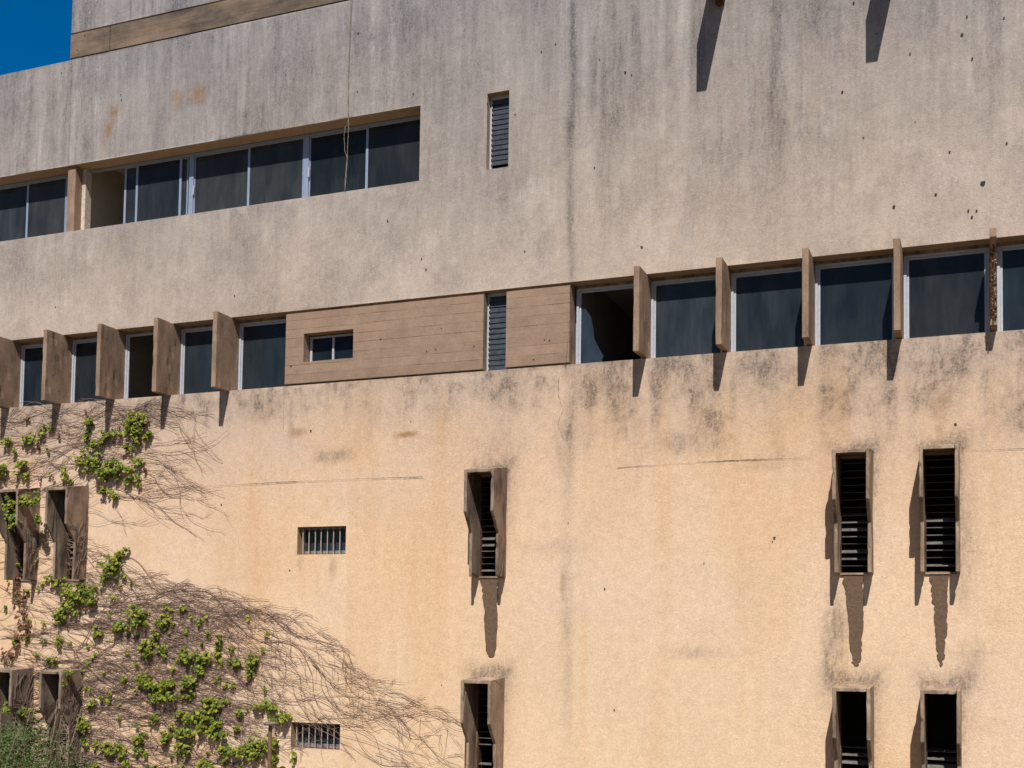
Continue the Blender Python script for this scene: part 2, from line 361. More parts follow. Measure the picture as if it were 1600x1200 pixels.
    for bb in ((176,178,13,20,1),(168,205,11,26,1),(163,222,9,14,.7),(276,150,14,12,.7),(275,165,7,14,.6),(312,146,17,17,1),(300,152,11,13,.6),(636,679,20,5,.8),(465,676,14,7,.3),(880,915,5,26,.35),(1215,670,14,60,.16),(1000,690,14,80,.14),(1470,640,14,60,.14)):
        rust = np.maximum(rust, blob(*bb, nz_=1.5, e=(.5,1.15)))
    rust = np.clip(rust*1.5, 0, .8)[...,None]; c = c*(1-rust)+np.array(srgb(158,116,72))*rust
    a = np.clip(ss(11.5, 17.5, Z)*.9+.08, 0, 1)
    return np.concatenate([c, a[...,None]], -1), grime
tint, grime_map = wall_tint(GX, GZ); tint = tint.reshape(-1, 4)
wy = ((fbm(GX*.5, GZ*.5, 6, 3)-.5)*.016+(fbm(GX*3, GZ*3, 2, 3)-.5)*.006)
hole_edge = np.zeros(GX.shape, bool)
for h in holes: hole_edge |= (GX > h[0]-.001) & (GX < h[1]+.001) & (GZ > h[2]-.001) & (GZ < h[3]+.001)
hole_edge |= (np.abs(GX-XC) < 1e-4) & (GZ > ZPAR-.001) | (np.abs(GZ-ZPAR) < 1e-4) & (GX < XC+.001)
wy[hole_edge] = 0
V = np.stack([GX.ravel(), wy.ravel(), GZ.ravel()], 1)
# reveals of the openings
ev, ef, ec = [], [], []
def ext(pts, col, a=.2):
    n = len(ev); ev.extend(pts); ef.append(tuple(range(n, n+4))); ec.extend([(*col, a)]*4)
JAMB = srgb(176,150,124); SOF = srgb(186,160,132); SILL = srgb(190,168,146)
for x0, x1, z0, z1, dp, kind in holes:
    js = JAMB if not kind else srgb(120,98,80)
    ext([(x0,0,z0),(x0,0,z1),(x0,dp,z1),(x0,dp,z0)], js); ext([(x1,0,z0),(x1,dp,z0),(x1,dp,z1),(x1,0,z1)], js)
    ext([(x0,0,z1),(x1,0,z1),(x1,dp,z1),(x0,dp,z1)], SOF); ext([(x0,0,z0),(x0,dp,z0),(x1,dp,z0),(x1,0,z0)], SILL)
GREY = srgb(168,158,150)
# tower side above the lower roof, outer ends, backs
ext([(XC,0,ZPAR),(XC,9,ZPAR),(XC,9,ZT),(XC,0,ZT)], GREY, .8); ext([(XL,0,0),(XL,0,ZPAR),(XL,9,ZPAR),(XL,9,0)], GREY, .5)
ext([(XR,0,0),(XR,9,0),(XR,9,ZT),(XR,0,ZT)], GREY, .5); ext([(XL,9,0),(XL,9,ZPAR),(XC,9,ZPAR),(XC,9,0)], GREY, .5); ext([(XC,9,0),(XC,9,ZT),(XR,9,ZT),(XR,9,0)], GREY, .5)
allv = np.vstack([V, np.array(ev)]); allc = np.vstack([tint, np.array(ec)]).astype(np.float32)
fq = np.vstack([quads, np.array(ef)+len(V)])
me = bpy.data.meshes.new('wall'); me.vertices.add(len(allv)); me.vertices.foreach_set('co', allv.astype(np.float32).ravel())
me.loops.add(fq.size); me.loops.foreach_set('vertex_index', fq.ravel().astype(np.int32))
me.polygons.add(len(fq)); me.polygons.foreach_set('loop_start', np.arange(0, fq.size, 4, dtype=np.int32)); me.update(calc_edges=True)
at = me.color_attributes.new('tint', 'FLOAT_COLOR', 'POINT'); at.data.foreach_set('color', allc.ravel())
ga = me.attributes.new('grime', 'FLOAT', 'POINT'); ga.data.foreach_set('value', np.concatenate([grime_map.ravel(), np.full(len(ev), .08)]).astype(np.float32))
me.materials.append(M['wall']); wo = bpy.data.objects.new('wall', me); COL.objects.link(wo); wo.parent = B
tag(wo, 'grey streaked render fading to warm peach lower down')
rf = MB(); rf.box(XL, XC-.01, .01, 9, ZPAR-.3, ZPAR-.02); rf.box(XC, XR, .01, 9, ZT-.3, ZT-.02); rf.build('roof', M['roof'], B)

# interiors: slabs, back walls, partitions
r = MB()
def room(z0, z1, xa, xb, parts, y0=.42, y1=5.0):
    r.box(xa, xb, y0, y1, z0-.12, z0); r.box(xa, xb, y0, y1, z1, z1+.12); r.box(xa, xb, y1, y1+.1, z0-.12, z1+.12)
    for p in [xa]+list(parts)+[xb-.1]: r.box(p, p+.1, y0, y1-.001, z0+.001, z1-.001)
room(14.3, 16.95, XL+.1, -9.0, [P(139,300,.45)[0]-.16, P(478,260,.4)[0]-.3])
room(14.3, 16.95, -8.8, -7.0, [])
r.build('interior', M['room'], B); r = MB()
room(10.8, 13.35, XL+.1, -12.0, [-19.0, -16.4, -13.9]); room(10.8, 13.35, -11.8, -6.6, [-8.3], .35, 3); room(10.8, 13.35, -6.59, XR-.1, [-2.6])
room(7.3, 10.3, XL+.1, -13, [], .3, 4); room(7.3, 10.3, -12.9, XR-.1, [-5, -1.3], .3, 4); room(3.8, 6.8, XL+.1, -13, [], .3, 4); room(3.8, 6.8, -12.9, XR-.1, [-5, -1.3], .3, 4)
r.build('interior', M['room_shaded'], B)
# skin behind the render so that no daylight leaks between rooms
# ------------------------------------------------------------------ fins
def fin_prof(z0, z1, d=.46, back=.27): return [(-d, z0), (-d, z1), (back, z1-.004), (back, z0+.004)]
FINL = [-18.863, -17.509, -16.156, -14.803, -13.448]; FINR = [-5.305, -3.970, -2.637, -1.304]
for x in [-20.21]+FINL+FINR+[1.36, 2.7, 4.04]:
    f = MB(); f.prism(fin_prof(LS[2]+(-.02 if x < -10 else .02), LS[3]+.003), x, x+.098); f.build('concrete_fin', M['fin'], B, bevel=.006, seg=1, chip=1)
# the broken fin near the right edge
bf = empty('concrete_fin', (0,0,0), B); bf['label'] = 'spalled fin with its front broken away to rusty reinforcement'
x9 = .025
f = MB(); f.prism([(-.46, 12.93), (-.46, LS[3]+.002), (-.06, LS[3]+.002), (-.06, 12.80), (-.25, 12.84)], x9, x9+.095); f.build('fin_head', M['fin'], bf, bevel=.006)
f = MB(); f.prism([(-.17, LS[2]+.03), (-.23, LS[2]+.04), (-.21, LS[2]+.14), (-.17, LS[2]+.16)], x9, x9+.095); f.prism([(-.17, LS[2]+.03), (-.17, LS[3]-.13), (.27, LS[3]-.004), (.27, LS[2]+.03)], x9+.004, x9+.092); f.build('fin_body', M['fin'], bf, bevel=.004)
f = MB(); N = 46
def jag(i, j): return -.20-.05*random.random()-.09*mnoise.noise((i*.17, j*.3, 2.0))-.05*mnoise.noise((i*.6, j*.5, 5.0))
gridp = [[(x9+.004+.086*j/6+random.uniform(-.006,.006), jag(i, j), LS[2]+.16+(1.0)*i/N) for j in range(7)] for i in range(N+1)]
for i in range(N):
    for j in range(6): f.face(gridp[i][j], gridp[i][j+1], gridp[i+1][j+1], gridp[i+1][j])
    for j in (0, 6): a = gridp[i][j]; b2 = gridp[i+1][j]; f.face(a, b2, (b2[0], -.165, b2[2]), (a[0], -.165, a[2]))
f.build('broken_core', M['rubble'], bf)
f = MB()
f.tube([(x9+.055+.006*math.sin(i), -.295+.012*math.sin(i*1.7), LS[2]+.1+i*.108) for i in range(12)], .009)
f.tube([(x9+.02+.004*math.sin(i*2), -.28+.01*math.sin(i*1.3), LS[2]+.2+i*.1) for i in range(10)], .006)
for k in (0, 2, 3, 5, 7): z = LS[2]+.26+k*.118+random.uniform(-.02,.02); f.tube([(x9+.0, -.24, z+.02), (x9+.03, -.3, z), (x9+.075, -.305, z+.01), (x9+.098, -.23, z+.03)], .006)
f.tube([(x9+.03, -.2, LS[3]), (x9+.05, -.22, LS[3]+.03), (x9+.075, -.26, LS[3]+.045), (x9+.085, -.3, LS[3]+.02)], .008)
f.build('reinforcement_bar', M['rust'], bf)

# ------------------------------------------------------------------ windows
def ring(mb, x0, x1, z0, z1, y0, y1, l, rr, t, b):
    mb.box(x0, x0+l, y0, y1, z0, z1); mb.box(x1-rr, x1, y0, y1, z0, z1)
    mb.box(x0+l, x1-rr, y0, y1, z1-t, z1); mb.box(x0+l, x1-rr, y0, y1, z0, z0+b)
def pane(parent, x0, x1, z0, z1, y, mat='glass'):
    p = MB(); p.box(x0, x1, y, y+.008, z0, z1); return p.build('pane', M[mat], parent)
GX0 = .25
def bay(x0, x1, kind='glass', mat='alu'):
    z0, z1 = LS[2], LS[3]
    wn = empty('window', (0,0,0), B)
    fr = MB(); ring(fr, x0, x1, z0+.004, z1-.055, GX0, GX0+.05, .042, .04, .04, .026); fr.build('frame', M[mat], wn, bevel=.003)
    hd = MB(); hd.box(x0, x1, GX0+.01, GX0+.06, z1-.053, z1-.001); hd.build('head', M['hood_old'], wn)
    if kind == 'open': wn['label'] = 'window standing open onto a dark room'; 
    s = MB(); ring(s, x0+.044, x1-.042, z0+.032, z1-.097, GX0+.018, GX0+.045, .034, .03, .028, .02)
    if kind != 'open': s.build('sash', M[mat], wn, bevel=.003)
    else:
        s = MB(); s.box(x0+.044, x0+.08, GX0+.018, GX0+.045, z0+.032, z1-.097); s.build('sash', M[mat], wn, bevel=.003)
    a0, a1, b0, b1, y = x0+.078, x1-.072, z0+.052, z1-.125, GX0+.03
    if kind == 'glass': pane(wn, a0, a1, b0, b1, y)
    if kind == 'broken':
        wn['label'] = 'window with most of its pane broken out'
        pts = [(a0, b0), (a0+.40, b0), (a0+.37, b0+.06), (a0+.405, b0+.11), (a0+.33, b0+.24), (a0+.235, b0+.43), (a0+.215, b0+.62), (a0+.175, b0+.80), (a0+.09, b0+.93), (a0+.0, b0+1.05)]
        p = MB(); k = len(pts); p.v = [(x, y, z) for x, z in pts]+[(x, y+.008, z) for x, z in pts]
        p.f = [tuple(range(k)), tuple(range(2*k-1, k-1, -1))]+[(i, (i+1) % k, k+(i+1) % k, k+i) for i in range(k)]
        p.build('pane', M['glass'], wn)
    return wn
fl = [-20.21]+FINL
for i, x in enumerate(fl):
    nx_ = fl[i+1] if i+1 < len(fl) else -12.14
    bay(x+.1, nx_-.002, 'open' if i == 3 else 'glass')
fr_ = FINR+[.025, 1.36, 2.7, 4.04]
bay(-6.515, FINR[0]-.002, 'broken')
for i, x in enumerate(fr_):
    nx_ = fr_[i+1] if i+1 < len(fr_) else 5.19
    bay(x+.1, nx_-.002)

for x0, x1, z0, z1, y in ((-13.2,-12.95,11.7,12.9,.47),(-14.35,-14.05,11.7,12.95,.5),(-18.6,-18.1,11.7,12.9,.5),(-3.8,-3.62,11.7,12.95,.5),(-11.6,-11.0,15.3,16.4,.6)):
    cu = MB(); k = 24
    for i in range(k): a, b2 = x0+(x1-x0)*i/k, x0+(x1-x0)*(i+1)/k; cu.face((a, y+.03*math.sin(i*1.3), z0), (b2, y+.03*math.sin((i+1)*1.3), z0), (b2, y+.02*math.sin((i+1)*1.3), z1), (a, y+.02*math.sin(i*1.3), z1))
    cu.build('curtain', M['cloth'], B, smooth=True, normals=False)
# upper strip: sliding units
yu = .34; zu0, zu1 = US[2], US[3]
def ux(px, py=300): return P(px, py, yu)[0]
def stile(mb, xa, xb, y0=yu-.01, y1=yu+.05): mb.box(xa, xb, y0, y1, zu0+.03, zu1-.05)
def unit(x0, x1, xm, opened=False, first=True):
    wn = empty('window', (0,0,0), B)
    fr = MB(); ring(fr, x0, x1, zu0+.004, zu1-.012, yu, yu+.055, .05, .05, .045, .026); fr.build('frame', M['alu_blue'], wn, bevel=.003)
    a0, a1 = x0+.052, x1-.052; zb, zt = zu0+.032, zu1-.06
    def sash(xa, xb, y, wl=.03, wr=.035, nm='sash'):
        s = MB(); ring(s, xa, xb, zb, zt, y, y+.025, wl, wr, .026, .022); so_ = s.build(nm, M['alu_blue'], wn, bevel=.002)
        pane(wn, xa+wl-.004, xb-wr+.004, zb+.018, zt-.022, y+.009, 'glass_pale')
    if not opened:
        sash(a0, xm+.02, yu+.028, .025, .03); sash(xm-.028, a1, yu-.002, .05, .025)
        h = MB(); h.box(a0+.005, a0+.03, yu-.02, yu+.002, zb+.5, zb+.68); h.build('handle', M['alu'], wn)
    else:
        wn['label'] = 'sliding window pushed open at its left end'
        sash(ux(212, 300), ux(281, 300)+.03, yu-.002, .05, .05); sash(ux(192.5, 300), ux(292), yu+.028, .05, .03)
    return wn
u = [-20.9, ux(1), ux(110)]
bx = [ux(131, 320), ux(298, 300), ux(478, 270), -9.434]
unit(-22.4, ux(-60), ux(-60)-.9); unit(ux(-60)+.002, ux(106, 320), ux(43, 320))
unit(bx[0], bx[1], 0, True); unit(bx[1]+.002, bx[2], ux(388.5, 285)); unit(bx[2]+.002, bx[3], ux(573.5, 250))
pl = MB(); xa = P(104.5, 320, .05)[0]; pl.box(xa, xa+.20, .05, .40, zu0+.001, zu1-.001); pl.build('pillar', M['fin'], B, bevel=.006)
pj = MB(); pj.box(xa+.205, xa+.30, .24, .41, zu0+.001, zu1-.001); pj.build('window_jamb', plain('pale_plaster', srgb(196,182,164), .95, 0, .3, 10), B)

# ------------------------------------------------------------------ brown panels between the strips
def panel(x0, x1, z0, z1, hole=None, mat='panel', y0=-.006, y1=.06, name='brown_panel'):
    mb = MB()
    if not hole: mb.box(x0, x1, y0, y1, z0, z1)
    else:
        a, b2, c, d = hole; k = y0
        X = [x0, a, b2, x1]; Zs = [z0, c, d, z1]
        for i in range(3):
            for j in range(3):
                if (i, j) != (1, 1): mb.face((X[i],k,Zs[j]),(X[i+1],k,Zs[j]),(X[i+1],k,Zs[j+1]),(X[i],k,Zs[j+1]))
        mb.face((x0,k,z0),(x0,k,z1),(x0,y1,z1),(x0,y1,z0)); mb.face((x1,k,z0),(x1,y1,z0),(x1,y1,z1),(x1,k,z1))
        mb.face((x0,k,z1),(x1,k,z1),(x1,y1,z1),(x0,y1,z1)); mb.face((x0,k,z0),(x0,y1,z0),(x1,y1,z0),(x1,k,z0))
        q = .24
        mb.face((a,k,c),(a,k,d),(a,q,d),(a,q,c)); mb.face((b2,k,c),(b2,q,c),(b2,q,d),(b2,k,d)); mb.face((a,k,d),(b2,k,d),(b2,q,d),(a,q,d)); mb.face((a,k,c),(a,q,c),(b2,q,c),(b2,k,c))
        # bmesh merge so the plate is one skin
    o = mb.build(name, M[mat], B, normals=not hole)
    return o
SW = pr(474, 518, 552, 562)
SW = (P(474.5,545)[0], P(552,538)[0], (P(473.5,566)[1]+P(551,559)[1])/2, (P(475,521.3)[1]+P(552.5,514.4)[1])/2)
panel(-12.135, -8.132, 11.688, 13.008, SW)
panel(-7.704, -6.55, 11.688, 13.008)
bk = MB(); bk.box(-12.135, SW[0]-.002, .062, .3, 11.657, 13.06); bk.box(SW[1]+.002, -8.132, .062, .3, 11.657, 13.06); bk.box(SW[0]-.002, SW[1]+.002, .062, .3, 11.657, SW[2]-.002); bk.box(SW[0]-.002, SW[1]+.002, .062, .3, SW[3]+.002, 13.06)
bk.box(-7.704, -6.55, .062, .3, 11.657, 13.06); bk.build('panel_backing', M['hood_old'], B)
wn = empty('window', (0,0,0), B); wn['label'] = 'small two pane window set in the brown panel'
fr = MB(); ring(fr, SW[0]+.02, SW[1]-.001, SW[2]+.012, SW[3]-.02, .19, .235, .045, .03, .035, .03); xm = P(521, 541, .2)[0]; fr.box(xm-.015, xm+.02, .185, .23, SW[2]+.042, SW[3]-.055); fr.build('frame', M['alu'], wn)
pane(wn, SW[0]+.06, xm-.012, SW[2]+.04, SW[3]-.05, .21); pane(wn, xm+.018, SW[1]-.028, SW[2]+.04, SW[3]-.05, .215)
# top band
xb = P(172.5, 60)[0]
for a, b2 in ((XC+.0, xb-.008), (xb+.008, BAND[1]-.002)):
    panel(a, b2, BAND[2]+.022, BAND[3]-.035, None, 'band', -.012, .05, 'brown_band')
bk = MB(); bk.box(XC+.004, BAND[1]-.002, .052, .19, BAND[2]+.001, BAND[3]-.001); bk.build('panel_backing', M['dark'], B)

# ------------------------------------------------------------------ louvred slot windows
def louvre(x0, x1, z0, z1, y, n, top_dark, label):
    wn = empty('louvre_window', (0,0,0), B); wn['label'] = label
    fr = MB(); fr.box(x0+.001, x0+.03, y-.01, y+.05, z0+.002, z1-.002); fr.box(x1-.012, x1-.001, y, y+.05, z0+.002, z1-.002); fr.box(x0+.031, x1-.013, y, y+.05, z1-.06, z1-.002)
    fr.box(x0+.031, x1-.013, y+.02, y+.05, z0+.002, z0+.03)
    H = (z1-.06-z0-.03)/n
    for i in range(n): fr.box(x0+.031, x0+.045, y-.022, y+.03, z0+.03+i*H+H*.25, z0+.03+i*H+H*.6)
    fr.build('frame', M['alu'], wn)
    s = MB(); th = math.radians(9)
    for i in range(n):
        zc = z0+.03+(i+.5)*H; hh = H*.52
        if i == 0 and top_dark: continue
        dy = hh*math.sin(th+random.uniform(-.05,.05)); dz = hh*math.cos(th)
        p = [(y-dy, zc-dz), (y+dy, zc+dz), (y+dy+.005, zc+dz), (y-dy+.005, zc-dz)]
        s.prism(p, x0+.046, x1-.014)
    s.build('louvre_slats', M['slat'], wn)
    return wn
louvre(*SLOT, .15, 14, True, 'narrow louvred window alone in the upper wall')
louvre(-8.129, -7.706, LS[2]+.005, LS[3]-.002, .17, 14, False, 'narrow louvred window between the brown panels')

# ------------------------------------------------------------------ concrete hoods
def hood(x, zt, zb, old, i):
    hd = empty('concrete_hood', (0,0,0), B); mt = M['hood_old'] if old else M['hood']
    st = zt-(.745 if x > -5 else .715); sl_ = zt-(1.085 if x > -5 else 1.055); tw = (.06 if x > -5 else .10) if zt > 8 else .04
    prof = [(-.60, zt), (-.60, st), (-.345, sl_), (-.345, zb), (.012, zb), (.012, zt+tw)]
    for a in (x, x+HW-.055):
        f = MB(); f.prism(prof, a, a+.055); f.build('side_fin', mt, hd, bevel=.008, seg=1, chip=1.3)
    f = MB(); f.prism([(-.596, zt-.06), (-.596, zt-.003), (.012, zt+tw-.005), (.012, zt-.02)], x+.056, x+HW-.056); f.build('cap', mt, hd, bevel=.006, seg=1, chip=1.3)
    if i in (1, 2):                              # crumbling mortar where the cap meets the wall
        f = MB(); xx = x+.01
        while xx < x+HW-.02:
            q = random.uniform(.015, .05); h_ = random.uniform(.008, .034 if i in (1, 2) else .02); f.box(xx, xx+q, -random.uniform(.05,.16), .004, zt+tw-.03, zt+tw+h_); xx += q+random.uniform(.002, .03)
        f.build('crumbled_mortar', M['rubble'], hd)
    f = MB(); f.box(x+.056, x+HW-.056, -.03, .05, zb-.012, zb+.018); f.build('sill', mt, hd)
    s = MB(); n = 15; H = (zt-zb-.14)/n; xa, xb2 = x+.066, x+HW-.066
    for k in range(n):
        zc = zb+.07+(k+.5)*H; ang = math.radians(random.uniform(2, 10) if k > 7 else random.choice([8, 16, 28, 40]))
        if i in (6, 7) and (k > 7 or k == 4): continue
        if i == 5 and k in (3, 4): continue
        hh = .05; dy = hh*math.cos(ang); dz = hh*math.sin(ang); yc = .085
        s.prism([(yc-dy, zc-dz), (yc+dy, zc+dz), (yc+dy-.004, zc+dz+.006), (yc-dy-.004, zc-dz+.006)], xa, xb2)
    s.build('louvre_slats', M['darkslat'], hd)
    f = MB(); f.box(x+.058, x+.066, .03, .14, zb+.02, zt-.06); f.box(x+HW-.066, x+HW-.058, .03, .14, zb+.02, zt-.06); f.build('louvre_frame', M['rust'], hd)
    return hd
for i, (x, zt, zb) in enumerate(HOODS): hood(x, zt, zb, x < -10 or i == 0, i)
# damp patches hanging under three hoods
def patch(edges):
    mb = MB(); L = [P(a, y) for a, b2, y in edges]; Rr = [P(b2, y) for a, b2, y in edges]
    lp, rp = [], []
    for (p, q) in ((L, lp), (Rr, rp)):
        for k in range(len(p)-1):
            for t in range(14):
                u_ = t/14; q.append((p[k][0]+(p[k+1][0]-p[k][0])*u_+(vn(np.array([k*3.1+t*.32+len(q)*.01+(50 if q is rp else 0)+edges[0][0]]), np.array([.5]), 3)[0]-.5)*.05+random.uniform(-.003,.003), p[k][1]+(p[k+1][1]-p[k][1])*u_))
        q.append(p[-1])
    n = len(lp)
    for k in range(n-1): mb.face((lp[k][0],-.016,lp[k][1]),(rp[k][0],-.016,rp[k][1]),(rp[k+1][0],-.016,rp[k+1][1]),(lp[k+1][0],-.016,lp[k+1][1]))
    # thin lip back to the wall
    for k in range(n-1):
        for q in (lp, rp): mb.face((q[k][0],-.016,q[k][1]),(q[k+1][0],-.016,q[k+1][1]),(q[k+1][0],.004,q[k+1][1]),(q[k][0],.004,q[k][1]))
    mb.build('damp_patch', M['stain'], B, normals=False)
patch([(751,776.5,903),(755,777,925),(757.5,777,975),(759.5,776,1010),(761,773.5,1020),(765,770,1026)])
patch([(1316,1348,896),(1321,1348.5,925),(1325.5,1349,960),(1328.5,1347,1010),(1331,1346,1030),(1336,1341,1040)])
patch([(1452,1483,893),(1456,1481,925),(1459.5,1480.5,950),(1461,1479,985),(1463,1476,1012),(1464.5,1475,1025),(1469,1471,1040)])

# ------------------------------------------------------------------ barred windows
for bi, (x0, x1, z0, z1) in enumerate((BAR1, BAR2)):
    wn = empty('barred_window', (0,0,0), B); wn['label'] = ['small barred window in the bare wall', 'small barred window overgrown by the vine'][bi]
    fr = MB(); ring(fr, x0+.002, x1-.002, z0+.003, z1-.003, .18, .22, .05, .03, .03, .075); fr.build('frame', M['oldframe'], wn)
    pane(wn, x0+.05, x1-.03, z0+.075, z1-.032, .2)
    for k in range(8):
        xx = x0+.075+(x1-x0-.115)*k/7; b_ = MB(); b_.tube([(xx, .075, z0+.001), (xx+random.uniform(-.006,.006), .075, (z0+z1)/2), (xx, .075, z1-.001)], .011); b_.build('bar', M['iron'], wn)
    b_ = MB(); b_.box(x0+.001, x1-.001, .07, .08, z0+.002, z0+.018); b_.build('bar_rail', M['rust'], wn)

# ------------------------------------------------------------------ scuppers above the frame, whose shadows fall into view
def scupper(px_tip, y_tip, y_top, wpx, broken):
    xt, ztp = P(px_tip, y_tip); zt2 = P(px_tip, y_top)[1]; w_ = P(px_tip+wpx, y_tip)[0]-xt
    d = 1.03; x0 = xt+d*.295; zb = ztp+d*1.42; h = zt2-ztp
    f = MB(); f.box(x0, x0+w_, -d, .0, zb, zb+h); o = f.build('water_spout', M['fin'], B, bevel=.006)
    o['label'] = 'concrete spout jutting from the upper wall'
    if broken:
        f = MB(); f.prism([(-.16, zb-.002), (-.05, zb-.07), (.004, zb-.05), (.004, zb-.002)], x0+.02, x0+w_-.01); f.prism([(-.1, zb-.06), (-.04, zb-.11), (.0, zb-.06)], x0+.05, x0+.09); f.build('rusty_bracket', M['rust'], o)
scupper(1088, 145, 71, 15.5, True); scupper(1352.5, 100, 33, 18.5, False)

# ------------------------------------------------------------------ cracks and pock marks
def crack(pts, wd=.010):
    mb = MB(); q = []
    for (a, b2) in zip(pts[:-1], pts[1:]):
        n = max(2, int(abs(b2[0]-a[0])/3+abs(b2[1]-a[1])/3))
        for t in range(n): u_ = t/n; q.append((a[0]+(b2[0]-a[0])*u_+random.uniform(-.5,.5), a[1]+(b2[1]-a[1])*u_+random.uniform(-.6,.6)))
    q.append(pts[-1]); W = [P(*p) for p in q]
    ws = [max(.002, wd*(.3+.7*abs(math.sin(i*.045+len(pts)))**3)*random.uniform(.5,1.1)) for i in range(len(W))]
    horiz = abs(W[-1][0]-W[0][0]) > abs(W[-1][1]-W[0][1])
    for i in range(len(W)-1):
        (x0, z0), (x1, z1) = W[i], W[i+1]; a, b2 = ws[i]/2, ws[i+1]/2
        if horiz: mb.face((x0,-.0135,z0-a),(x1,-.0135,z1-b2),(x1,-.0135,z1+b2),(x0,-.0135,z0+a))
        else: mb.face((x0-a,-.0135,z0),(x0+a,-.0135,z0),(x1+b2,-.0135,z1),(x1-b2,-.0135,z1))
    mb.build('crack', M['pock'], B, normals=False)
crack([(245,766),(300,761),(360,758),(430,754),(500,751),(560,748.5),(600,747),(662,745)], .012)
crack([(965,731),(1010,728),(1060,725),(1100,722),(1150,719.5),(1200,717.5),(1245,716),(1268,715.5)], .011)
crack([(1510,705),(1550,703),(1600,701)], .009); crack([(444.5,610),(443.5,640),(443.8,672)], .008); crack([(874,590),(872,615),(880,640),(872,662),(880,685)], .009); crack([(886,470),(889,520),(884,575)],.006)
crack([(1155,655),(1170,662),(1180,672)], .006); crack([(1520,1015),(1545,1020),(1560,1017)], .006); crack([(106,110),(105,160),(103,190)], .01); crack([(103,165),(100,180)], .01)
pk = [(133,56,4),(595,530,2.8),(667,549,2.8),(681,546,2.8),(741,541,2.8),(455,572,4),(851,531,2.8),(859,532,2.8),(690,513,2.8),(834,562,2.8),(121,79,4),(189,148,2.5),(190,156,3),(96,114,2.5),(560,52,4.5),(646,147,3),(606,345,3),(659,404,3),(666,421,3.5),(87,480,3.5),(367,462,3),(346,788,4),(486,673,4.5),(453,891,3),(449,907,2),(642,658,2),(877,776,2.5),(888,817,2),(945,920,3.5),(960,1109,3),(1210,840,4.5),(1207,846,2.5),(977,113,5),(987,117,3),(846,81,3),(868,69,2.5),(929,262,3.5),(1003,386,5.5),(1055,417,2.5),(1316,144,4),(1334,5,4.5),(1422,84,3.5),(1503,54,4.5),(1519,92,3.5),(1569,28,3),(1349,215,3),(1484,237,3.5),(1573,224,3.5),(1536,286,8),(1462,304,4),(1397,323,5),(1513,329,4),(1526,329,4),(1519,339,4),(1493,663,4.5),(1370,53,2.5),(1511,26,3),(805,179,3),(762,162,3),(937,93,2.5),(961,109,2.5),(820,393,3),(536,160,2.5),(559,143,2.5),(1265,650,2),(1100,880,2),(1175,1010,2.5),(690,1070,2),(655,1135,2),(1430,190,2),(1340,250,2)]
for (px, py, rd) in [q for i, q in enumerate(pk) if q[2] > 2.6 or i % 2]:
    x, z = P(px, py); rr = rd*.0043; mb = MB(); k = 9
    pts = [(x+rr*random.uniform(.6,1.25)*math.cos(2*math.pi*i/k), z+rr*random.uniform(.6,1.2)*math.sin(2*math.pi*i/k)) for i in range(k)]
    mb.v = [(a, -.014, b2) for a, b2 in pts]+[(x+(a-x)*.8, -.003, z+(b2-z)*.8) for a, b2 in pts]; mb.f = [tuple(range(k))]
    mb.f = [tuple(range(k))]+[(i, (i+1) % k, k+(i+1) % k, k+i) for i in range(k)]
    mb.build('pock_mark', M['pock'], B, normals=False)

# ------------------------------------------------------------------ hanging cable
def path3(pts, y=-.03, n=6):
    r_ = []
    for (a, b2) in zip(pts[:-1], pts[1:]):
        for t in range(n): u_ = t/n; x, z = P(a[0]+(b2[0]-a[0])*u_+random.uniform(-.35,.35), a[1]+(b2[1]-a[1])*u_, y); r_.append((x, y+random.uniform(-.006,.006), z))
    x, z = P(*pts[-1], y); r_.append((x, y, z)); return r_
cb = MB(); cb.tube(path3([(552,-40),(549,20),(546,80),(544,140),(544.5,190),(545,200),(543,225),(543,245),(540,270),(538.5,298)]), .0045, sides=5)
cb.tube(path3([(549,-40),(547,20),(544.5,90),(543.5,150),(544,188),(539,200),(537.5,215),(539,238),(543,246),(541,275),(539,296)]), .004, sides=5)
tag(cb.build('hanging_cable', M['cable']), 'thin pale twin cable dangling down the wall across the upper windows', 'cable')

# ------------------------------------------------------------------ climbing vine
VN = empty('climbing_vine', (P(60,1200)[0], -.05, 0)); VLOC = Vector(VN.location)
tag(VN, 'mostly bare climbing vine with scattered bright green leaf tufts on the lower left wall', 'vine')
def bound(x):                                  # upper limit of the lower tangle (photo survey)
    return np.interp(x, [-60,0,60,135,200,260,330,400,460,505,560,600,660,720,760], [790,800,835,850,872,905,925,948,962,985,1040,1062,1095,1122,1150])
def grow(x, y, ang, length, region, wob):
    pts = [(x, y)]; a = ang; da = 0; st = 5.0; n = int(length/st); lim = random.choice([-14, 0, 8, 20, 45])*random.random(); lu = random.uniform(0, 30)
    for i in range(n):
        da = da*.80+random.gauss(0, wob); a += da*.55
        tgt = field(x, y, region); a += (tgt-a)*.12
        if random.random() < .08: a += random.gauss(0, .42)
        if i > n*.78: a += .028                 # tips droop
        x += st*math.cos(a); y += st*math.sin(a)
        if region == 'L':
            if y < bound(x)+lim and y > 800:
                a += .10
                if random.random() < .10: break
                if y < bound(x)-16: break
            if x > 738: break
        elif y < 630+lu: a += .2
        if y < 622: break
        pts.append((x, y))
        if y > 1215: break
    return pts
def field(x, y, region):
    if region == 'L':
        b = bound(x); t = min(1, max(0, (y-b)/260)); base = .12+.38*math.exp(-((x-480)/230)**2)
        return base*(1-.55*t)+.15*math.sin(x*.013+y*.02)+.12*math.sin(y*.05)
    return -.28+.45*max(0, (x-150)/170)+.3*math.sin(x*.02+y*.03)
def xyz(px, py, off): a, b2 = P(px, py); return (a-VLOC.x, off-VLOC.y, b2)
